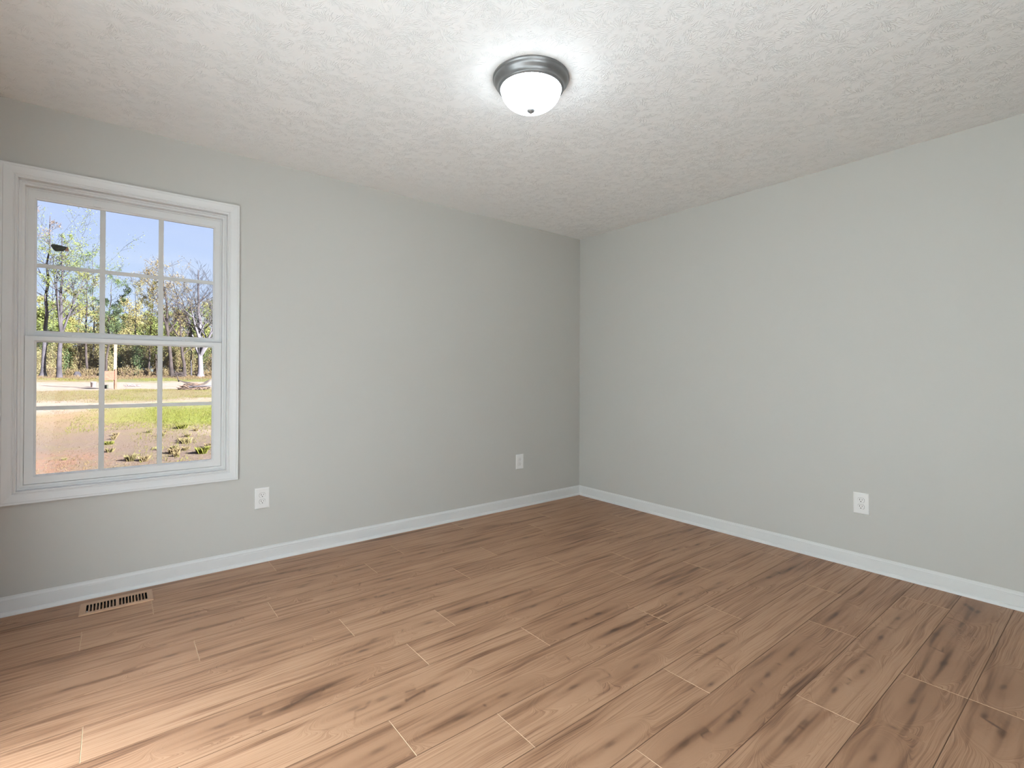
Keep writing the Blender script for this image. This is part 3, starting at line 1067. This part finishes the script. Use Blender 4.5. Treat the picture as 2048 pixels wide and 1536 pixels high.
def tree(name, label, px, Y, row, r0, bark, leaf, nleaf, lsize, seed, topx=None, spread=0.30, forks=3, clear=0.35, cat='tree', group=None,
         dens=1.0, flare=1.5, depth=3, lr=0.45, upright=0.55, leaders=0, lead_at=0.4, lead_out=0.28):
    rr = random.Random(seed)
    rs = np.random.RandomState(seed)
    x = at(px, Y)
    z = gz(x, Y) - 0.15
    top = Vector((at(topx if topx else px, Y), Y + rr.uniform(-1, 1), zat(topx if topx else px, row, Y)))
    base = Vector((x, Y, z))
    hgt = top.z - z
    t = thing(name, (x, Y, z + 0.15), label, cat, group)
    w = MB()
    tips = []

    def limb(p, dr, ln, rad, dep):
        n = 7 if dep == 0 else 4 if dep < 2 else 3
        pts, rads = [p], [rad]
        for i in range(n):
            dr = (dr + Vector((rr.uniform(-1, 1), rr.uniform(-1, 1), rr.uniform(-.4, 1) * upright)) * (0.10 if dep == 0 else 0.22)).normalized()
            p = p + dr * ln / n
            pts.append(p)
            rads.append(max(rad * (1 - 0.78 * (i + 1) / n), 0.009))
        w.tube(pts, rads, 5 if dep == 0 else 4 if dep == 1 else 3, cap=False)
        for i in range(1, n + 1):
            if dep >= 1:
                tips.append((pts[i], ln * 0.35))
        if dep < depth:
            for q in range(forks + (4 if dep == 0 else 0)):
                i = rr.randint(2 if dep == 0 else 1, n)
                an = rr.uniform(0, 6.28)
                side = Vector((math.cos(an), math.sin(an), rr.uniform(-0.1, 0.7)))
                limb(pts[i], (dr * 0.7 + side * 0.8).normalized(), ln * rr.uniform(0.42, 0.65), rads[i] * 0.75, dep + 1)

    # trunk
    n = 10
    pts, rads = [], []
    for i in range(n + 1):
        f = i / n
        p = base.lerp(top, f) + Vector((rr.uniform(-1, 1), rr.uniform(-1, 1), 0)) * 0.010 * hgt * (f * (1 - f) * 4)
        pts.append(p)
        rads.append(max(r0 * (1 - 0.85 * f ** 1.1), 0.012) * (flare if i == 0 else 1.0))
    pts.insert(1, pts[0].lerp(pts[1], 0.45))
    rads.insert(1, r0 * 1.06)
    w.tube(pts, rads, 8, cap=False)
    k = max(3, int(9 * dens))
    for q in range(k):
        f = clear + (1 - clear) * (q + rr.random() * 0.6) / k
        f = min(f, 0.98)
        i = int(f * n)
        p = base.lerp(top, f)
        i = min(max(1, i + 1), len(pts) - 1)
        p = pts[i] * 1.0
        an = rr.uniform(0, 6.28)
        ln = hgt * spread * (1.15 - 0.6 * f) * rr.uniform(0.7, 1.2)
        limb(p, Vector((math.cos(an), math.sin(an), rr.uniform(0.35, 1.1))).normalized(), ln, rads[i] * 0.55, 1)
    for q in range(leaders):
        i = int(lead_at * n) + 1 + q % 2
        an = 6.28 * (q + 0.2 * rr.random()) / leaders
        limb(pts[i], Vector((math.cos(an) * lead_out, math.sin(an) * lead_out, 1.0)).normalized(), (top.z - pts[i].z) * rr.uniform(0.62, 0.78), rads[i] * 0.72, 0)
    tips.append((pts[-1], hgt * 0.04))
    w.build('trunk', bark, t, t.location, smooth=True)
    if nleaf:
        C = []
        for _ in range(nleaf * 3):
            p, s = tips[rr.randrange(len(tips))]
            g = rs.normal(size=3) * min(s, 1.2) * lr
            C.append((p.x + g[0], p.y + g[1], p.z + g[2]))
        quads('foliage', C, rs.uniform(0.6, 1.3, nleaf * 3) * lsize * 0.52, leaf, t, tuple(t.location), rs)
    return t


def shrub(label, px, Y, row, wpx, leaf, n, seed, name='shrub', group=None, size=0.13, cat='bush'):
    n = int(n * 2.4)
    rr = random.Random(seed)
    rs = np.random.RandomState(seed)
    x = at(px, Y)
    z = gz(x, Y)
    h = zat(px, row, Y) - z
    wd = abs(at(px + wpx / 2, Y) - at(px - wpx / 2, Y)) / 2
    t = thing(name, (x, Y, z), label, cat, group)
    w = MB()
    tips = []
    for q in range(14):
        an = rr.uniform(0, 6.28)
        rd = wd * rr.uniform(0.1, 1.0)
        b0 = Vector((x + math.cos(an) * rd * 0.45, Y + math.sin(an) * rd * 0.3, z - 0.05))
        tp = Vector((x + math.cos(an) * rd, Y + math.sin(an) * rd * 0.6, z + h * rr.uniform(0.5, 1.0)))
        mid = b0.lerp(tp, 0.5) + Vector((rr.uniform(-.2, .2), rr.uniform(-.2, .2), 0.1))
        w.tube([b0, mid, tp], [0.035, 0.025, 0.01], 4, cap=False)
        tips += [b0.lerp(mid, .6), mid, mid.lerp(tp, 0.5), tp]
    w.build('stems', 'twig_brown', t, t.location)
    C = []
    for _ in range(n):
        p = tips[rr.randrange(len(tips))]
        g = rs.normal(size=3) * np.array([wd * 0.24, wd * 0.16, h * 0.13])
        C.append((p.x + g[0], p.y + g[1], max(p.z + g[2], z + 0.05)))
    quads('foliage', C, rs.uniform(0.6, 1.3, n) * size * 0.5, leaf, t, tuple(t.location), rs)
    return t


# front row of trees
tree('bare_tree', 'tall grey trunked tree at the left edge of the window with few pinkish buds', 86, 62, 432, 0.19, 'bark_grey', 'leaf_pink', 500, 0.10, 11, topx=98, spread=0.17, clear=0.45, flare=2.1)
tree('leafy_tree', 'tall tree with bright green leaves beside the leftmost grey trunk', 119, 60, 468, 0.20, 'bark_grey', 'leaf_bright', 2000, 0.12, 12, topx=122, spread=0.20, clear=0.40, dens=0.9, flare=1.4, leaders=3, lead_at=0.34, lead_out=0.22)
tree('leafy_tree', 'olive topped tree just left of the first vertical grille', 173, 66, 545, 0.12, 'bark_brown', 'leaf_yellow', 1400, 0.11, 13, spread=0.22, clear=0.45)
tree('leafy_tree', 'thin tree with small dark green leaves by the first vertical grille', 188, 68, 505, 0.09, 'bark_grey', 'leaf_dark', 1100, 0.11, 14, topx=184, spread=0.26, clear=0.45)
tree('leafy_tree', 'dense green tree leaning right of the first vertical grille', 212, 64, 560, 0.12, 'bark_brown', 'leaf_dark', 2200, 0.12, 15, topx=222, spread=0.28, clear=0.3)
tree('budding_tree', 'slender tan budding tree in the middle pane', 275, 66, 570, 0.07, 'bark_grey', 'leaf_tan', 1500, 0.10, 16, topx=268, spread=0.25, clear=0.3)
tree('budding_tree', 'pale yellow budding tree left of the second vertical grille', 297, 64, 566, 0.08, 'bark_brown', 'leaf_yellow', 1500, 0.10, 17, topx=305, spread=0.24, clear=0.3)
tree('budding_tree', 'dark leaning trunk with rust coloured buds behind the second vertical grille', 345, 60, 532, 0.19, 'bark_brown', 'leaf_rust', 1700, 0.11, 18, topx=322, spread=0.22, clear=0.36, leaders=3, lead_at=0.42, lead_out=0.5)
tree('bare_tree', 'dark bare crooked trunk left of the white barked tree', 370, 60, 605, 0.18, 'bark_brown', 'leaf_pink', 200, 0.09, 19, topx=356, spread=0.26, clear=0.3, leaders=2, lead_at=0.4, lead_out=0.5)
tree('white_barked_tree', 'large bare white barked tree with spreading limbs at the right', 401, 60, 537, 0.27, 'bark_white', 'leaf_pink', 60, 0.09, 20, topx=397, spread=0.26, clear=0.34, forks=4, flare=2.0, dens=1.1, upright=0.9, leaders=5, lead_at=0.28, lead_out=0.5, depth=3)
tree('leafy_tree', 'yellow green tree at the right edge of the window', 427, 66, 600, 0.10, 'bark_grey', 'leaf_bright', 2600, 0.12, 21, spread=0.24, clear=0.2)
tree('sapling', 'thin dark sapling between the rust budded trunk and the middle pane', 313, 63, 640, 0.06, 'bark_brown', 'leaf_yellow', 700, 0.10, 22, spread=0.25)
tree('sapling', 'thin sapling standing left of the white barked tree', 383, 62, 640, 0.08, 'bark_grey', 'leaf_bright', 900, 0.10, 23, spread=0.22)

# woods behind
rw = random.Random(91)
kinds = [('leaf_yellow', 'pale yellow green'), ('leaf_tan', 'tan budding'), ('leaf_bright', 'light green'), ('leaf_olive', 'olive')]
for i in range(34):
    px = 48 + i * 11.8 + rw.uniform(-4, 4)
    Y = rw.uniform(74, 96)
    row = 632 + 16 * math.sin(i * 1.3) + rw.uniform(-12, 14)
    if px < 150:
        row -= 18
    lf, nm = kinds[rw.randrange(3)]
    tree('woodland_tree', '%s tree in the woods behind the front row of trunks' % nm, px, Y, row, 0.10, 'bark_brown', lf, 1500, 0.19, 200 + i, spread=0.26, clear=0.12,
         group='%s trees of the woods' % nm, depth=2, dens=1.2, lr=0.7)

for i in range(16):
    px = (-210 + i * 32 if i < 8 else 470 + (i - 8) * 24) + rw.uniform(-8, 8)
    lf, nm = kinds[rw.randrange(3)]
    tree('woodland_tree', '%s tree in the woods behind the front row of trunks' % nm, px, rw.uniform(70, 90), 600 + rw.uniform(-25, 25), 0.12, 'bark_brown', lf, 1300, 0.19, 300 + i,
         spread=0.28, clear=0.12, group='%s trees of the woods' % nm, depth=2, dens=1.2, lr=0.7)

# undergrowth along the tree line
for i in range(32):
    px = -20 + i * 16.5 + rw.uniform(-5, 5)
    Y = rw.uniform(65, 71)
    row = rw.uniform(680, 706)
    lf, nm = [('leaf_olive', 'olive brown'), ('brush_tan', 'tan'), ('leaf_olive', 'olive brown'), ('leaf_dark', 'green')][rw.randrange(4)]
    shrub('%s bush in the undergrowth of the tree line' % nm, px, Y, row, 34, lf, 1300, 400 + i, group='%s bushes of the tree line' % nm)
for i, (px, row, wp) in enumerate([(100, 735, 26), (140, 738, 30), (180, 736, 34), (255, 735, 36), (290, 738, 30), (325, 738, 30), (420, 740, 24)]):
    shrub('low dry brush at the foot of the tree line', px, 63.5, row, wp, 'brush_tan', 500, 500 + i, name='dry_brush', group='low dry brush of the tree line', size=0.10)

# timber post with a board
x, Y = at(229.5, 34), 34.0
z = gz(x, Y)
post = thing('timber_post', (x, Y, z), 'upright timber post with a brown board on its left side', 'post')
w = MB()
pts_top = zat(231, 672, Y)
w.add([(x - .075, Y - .075, z - .2), (x + .075, Y - .075, z - .2), (x + .075, Y + .075, z - .2), (x - .075, Y + .075, z - .2),
       (x - .035, Y - .075, pts_top), (x + .115, Y - .075, pts_top), (x + .115, Y + .075, pts_top), (x - .035, Y + .075, pts_top)],
      [(0, 3, 2, 1), (4, 5, 6, 7), (0, 1, 5, 4), (1, 2, 6, 5), (2, 3, 7, 6), (3, 0, 4, 7)])
w.build('upright', 'post_wood', post, post.location)
w = MB()
w.box(at(205.5, Y), x + 0.06, Y - .115, Y - .078, zat(215, 760, Y), zat(215, 742, Y))
w.build('board', 'board_wood', post, post.location)
w = MB()
w.box(x - 0.0, x + 0.10, Y - .150, Y - .116, z - .1, zat(230, 738, Y))
w.build('brace', 'board_wood', post, post.location)

# small things on the dirt road
x, Y = at(212, 35), 35.0
z = gz(x, Y)
w = MB()
w.box(x - .13, x + .12, Y - .12, Y + .12, z - .02, z + .19)
w.box(x - .145, x + .135, Y - .135, Y + .135, z + .19, z + .215)
tag(bevel(w.build('utility_box', 'box_green'), 0.012), 'small dark green box on the ground left of the post', 'box')
x, Y = at(187, 37), 37.0
z = gz(x, Y)
bk = thing('bucket', (x, Y, z), 'white bucket left of the first vertical grille', 'bucket')
w = MB()
w.lathe([(0.02, 0.0), (0.12, 0.0), (0.145, 0.31), (0.152, 0.31), (0.152, 0.335), (0.137, 0.335), (0.112, 0.03), (0.02, 0.03)], 24, (x, Y, z - .01))
w.build('pail', 'bucket_white', bk, bk.location, smooth=True)
w = MB()
w.tube([(x - .148 + .296 * q / 8, Y - .03 - 0.125 * math.sin(math.pi * q / 8), z + .30 - .10 * math.sin(math.pi * q / 8)) for q in range(9)], [0.006] * 9, 5)
w.build('handle', 'scrap_grey', bk, bk.location)


def stick(w, p0, p1, r, rr, sag=0.08):
    p0, p1 = Vector(p0), Vector(p1)
    m1 = p0.lerp(p1, .35) + Vector((rr.uniform(-sag, sag), rr.uniform(-sag, sag), rr.uniform(-sag, sag)))
    m2 = p0.lerp(p1, .7) + Vector((rr.uniform(-sag, sag), rr.uniform(-sag, sag), rr.uniform(-sag, sag)))
    w.tube([p0, m1, m2, p1], [r, r * .85, r * .7, r * .4], 5)


def brush_pile(px, Y, wpx, h, n, label, seed, bark='twig_brown'):
    rr = random.Random(seed)
    x = at(px, Y)
    z = gz(x, Y)
    wd = abs(at(px + wpx / 2, Y) - at(px - wpx / 2, Y)) / 2
    t = thing('brush_pile', (x, Y, z), label, 'brush pile')
    w = MB()
    for q in range(n):
        cx = x + rr.uniform(-1, 1) * wd * 0.75
        cyv = Y + rr.uniform(-.5, .5)
        cz = z + rr.uniform(0.02, h) * (1 - 0.75 * abs(cx - x) / wd)
        an = rr.uniform(-.6, .6) + (math.pi if rr.random() < .5 else 0)
        ln = rr.uniform(.3, .95)
        dz = rr.uniform(-.25, .25) * ln
        a = (cx - math.cos(an) * ln / 2, cyv - math.sin(an) * ln / 2, max(cz - dz / 2, z + .02))
        b = (cx + math.cos(an) * ln / 2, cyv + math.sin(an) * ln / 2, max(cz + dz / 2, z + .02))
        stick(w, a, b, rr.uniform(.012, .045), rr)
    w.build('sticks', bark, t, t.location)
    return t, x, z, wd


t_, x, z, wd = brush_pile(387, 33.0, 52, 0.42, 90, 'brush pile of cut limbs on the dirt road at the right', 31)
w = MB()
rr = random.Random(5)
stick(w, (x - .75, 33.0, z + .5), (x - .98, 33.0, z + 1.12), 0.035, rr, .05)
stick(w, (x + .2, 32.9, z + .25), (x - .8, 32.9, z + .62), 0.06, rr, .04)
w.build('limb', 'bark_brown', t_, t_.location)
w = MB()
stick(w, (x - .3, 32.6, z + .2), (x + 1.2, 32.7, z + .28), 0.055, rr, .04)
w.build('limb', 'bark_grey', t_, t_.location)
brush_pile(358, 58.0, 20, 0.7, 40, 'dark brush pile at the foot of the rust budded trunk', 32, 'bark_brown')
t_, x, z, wd = brush_pile(266, 38.0, 14, 0.12, 10, 'scatter of grey sticks on the dirt road in the middle pane', 33, 'scrap_grey')

x, Y = at(432, 36.5), 36.5
z = gz(x, Y)
w = MB()
rr = random.Random(8)
vs, fs = [], []
NR, NA = 8, 28
for i in range(NR + 1):
    f = i / NR
    for q in range(NA):
        a = 2 * math.pi * q / NA
        rd = 1.5 * f * (1 + .12 * math.sin(3 * a + 1) + rr.uniform(-.03, .03))
        vs.append((x + rd * math.cos(a), Y + rd * .8 * math.sin(a), z - .03 + .62 * (math.cos(min(f, 1) * math.pi) + 1) / 2 + rr.uniform(-.02, .02)))
for i in range(NR):
    for q in range(NA):
        q2 = (q + 1) % NA
        fs.append((i * NA + q, i * NA + q2, (i + 1) * NA + q2, (i + 1) * NA + q))
w.add(vs, fs)
tag(w.build('dirt_mound', 'sand_pile', smooth=True), 'pale heap of dirt behind the brush pile at the right', 'dirt heap')

x, Y = at(154.5, 62), 62.0
z = gz(x, Y)
w = MB()
w.lathe([(0.02, 0.5), (.18, .48), (.26, .3), (.34, .1), (.42, -.1)], 14, (x, Y, z))
tag(w.build('tree_stump', 'bark_grey', smooth=True), 'pale grey stump at the foot of the tree line in the left pane', 'stump')

# grass and litter
def blades(name, label, cat, areas, matname, seed, wid=0.0034):
    from mathutils import noise as mn
    rr = random.Random(seed)
    w = MB()
    for (x0, x1, y0, y1, n, h0, h1) in areas:
        for _ in range(n):
            x, y = rr.uniform(x0, x1), rr.uniform(y0, y1)
            if mn.noise(Vector((x * 0.55, y * 0.16, seed * 3.7))) + rr.uniform(-.25, .25) < 0.02:
                continue
            z = gz(x, y)
            a = rr.uniform(0, 6.28)
            h = rr.uniform(h0, h1) * 0.72
            lean = rr.uniform(.1, .9) * h
            k = wid * (1 + y * 0.06)
            c, s = math.cos(a), math.sin(a)
            w.add([(x - s * k, y + c * k, z - .02), (x + s * k, y - c * k, z - .02), (x + c * lean * .4, y + s * lean * .4, z + h * .65), (x + c * lean, y + s * lean, z + h)],
                  [(0, 1, 2), (1, 3, 2), (0, 2, 3)])
    return tag(w.build(name, matname), label, cat, kind='stuff')


blades('grass', 'patchy green grass growing across the yard', 'grass',
       [(-4.4, 1.0, 12.3, 19, 9000, .03, .08), (-2.6, 2.5, 11.5, 21.5, 9000, .03, .09), (-8, 4, 24, 33, 9000, .04, .10), (-3.2, 0.5, 6, 11.5, 2200, .02, .08), (-10, 6, 47, 57, 6000, .05, .15)],
       'grass_green', 61)
blades('dry_grass', 'dry straw and dead stalks scattered over the yard', 'dry grass',
       [(-6, -0.5, 4.5, 13, 9000, .012, .05), (-8, 3, 23, 34, 9000, .03, .09), (-7, 2, 13, 21, 5000, .02, .06), (-12, 8, 52, 63, 7000, .1, .35)],
       'grass_dry', 62)


def weed(px, Y, label, seed, n=120, r=0.16, h=0.22, m='grass_green'):
    n, r, h = int(n * 1.6), r * 0.62, h * 0.62
    rr = random.Random(seed)
    x = at(px, Y)
    z = gz(x, Y)
    w = MB()
    for _ in range(n):
        a = rr.uniform(0, 6.28)
        rd = r * math.sqrt(rr.random())
        bx, by = x + rd * .6 * math.cos(a), Y + rd * .6 * math.sin(a)
        hh = h * rr.uniform(.5, 1.0)
        a2 = a + rr.uniform(-1.6, 1.6)
        c, s = math.cos(a2), math.sin(a2)
        k = .0032
        L = rr.uniform(.1, .8) * hh
        w.add([(bx - s * k, by + c * k, z - .02), (bx + s * k, by - c * k, z - .02), (bx + c * L * .5, by + s * L * .5, z + hh * .7), (bx + c * L, by + s * L, z + hh)],
              [(0, 1, 2), (1, 3, 2), (0, 2, 3)])
    return tag(w.build('weed_clump', m), label, 'weed')


weed(406, 7.7, 'bright green weed clump at the lower right of the window', 71, 160, .17, .24)
weed(217, 10.0, 'flat green weed clump at the left of the lower middle pane', 72, 150, .25, .12)
weed(365, 12.0, 'green weed clump at the top of the lower right pane', 73, 150, .3, .2)
weed(372, 9.3, 'olive weed clump left of the lowest bright green weed', 74, 120, .2, .2, 'leaf_olive')
weed(348, 8.0, 'brown dry weed clump beside the second vertical grille', 75, 120, .2, .2, 'brush_tan')
weed(262, 7.6, 'thin dry weed clump at the bottom of the middle pane', 76, 90, .14, .22, 'leaf_olive')
weed(290, 7.5, 'brown weed clump left of the second vertical grille', 77, 90, .15, .18, 'brush_tan')
rs_ = random.Random(17)
for i in range(16):
    px, Y = rs_.uniform(215, 425), rs_.uniform(7.2, 11.5)
    o = weed(px, Y, 'small thin dry weed growing out of the mulch', 90 + i, 45, .10, .16, ('leaf_olive', 'brush_tan')[i % 2])
    o['group'] = 'small weeds on the mulch'
weed(130, 8.4, 'small dark clod with weeds on the red clay', 78, 60, .07, .06, 'leaf_olive')
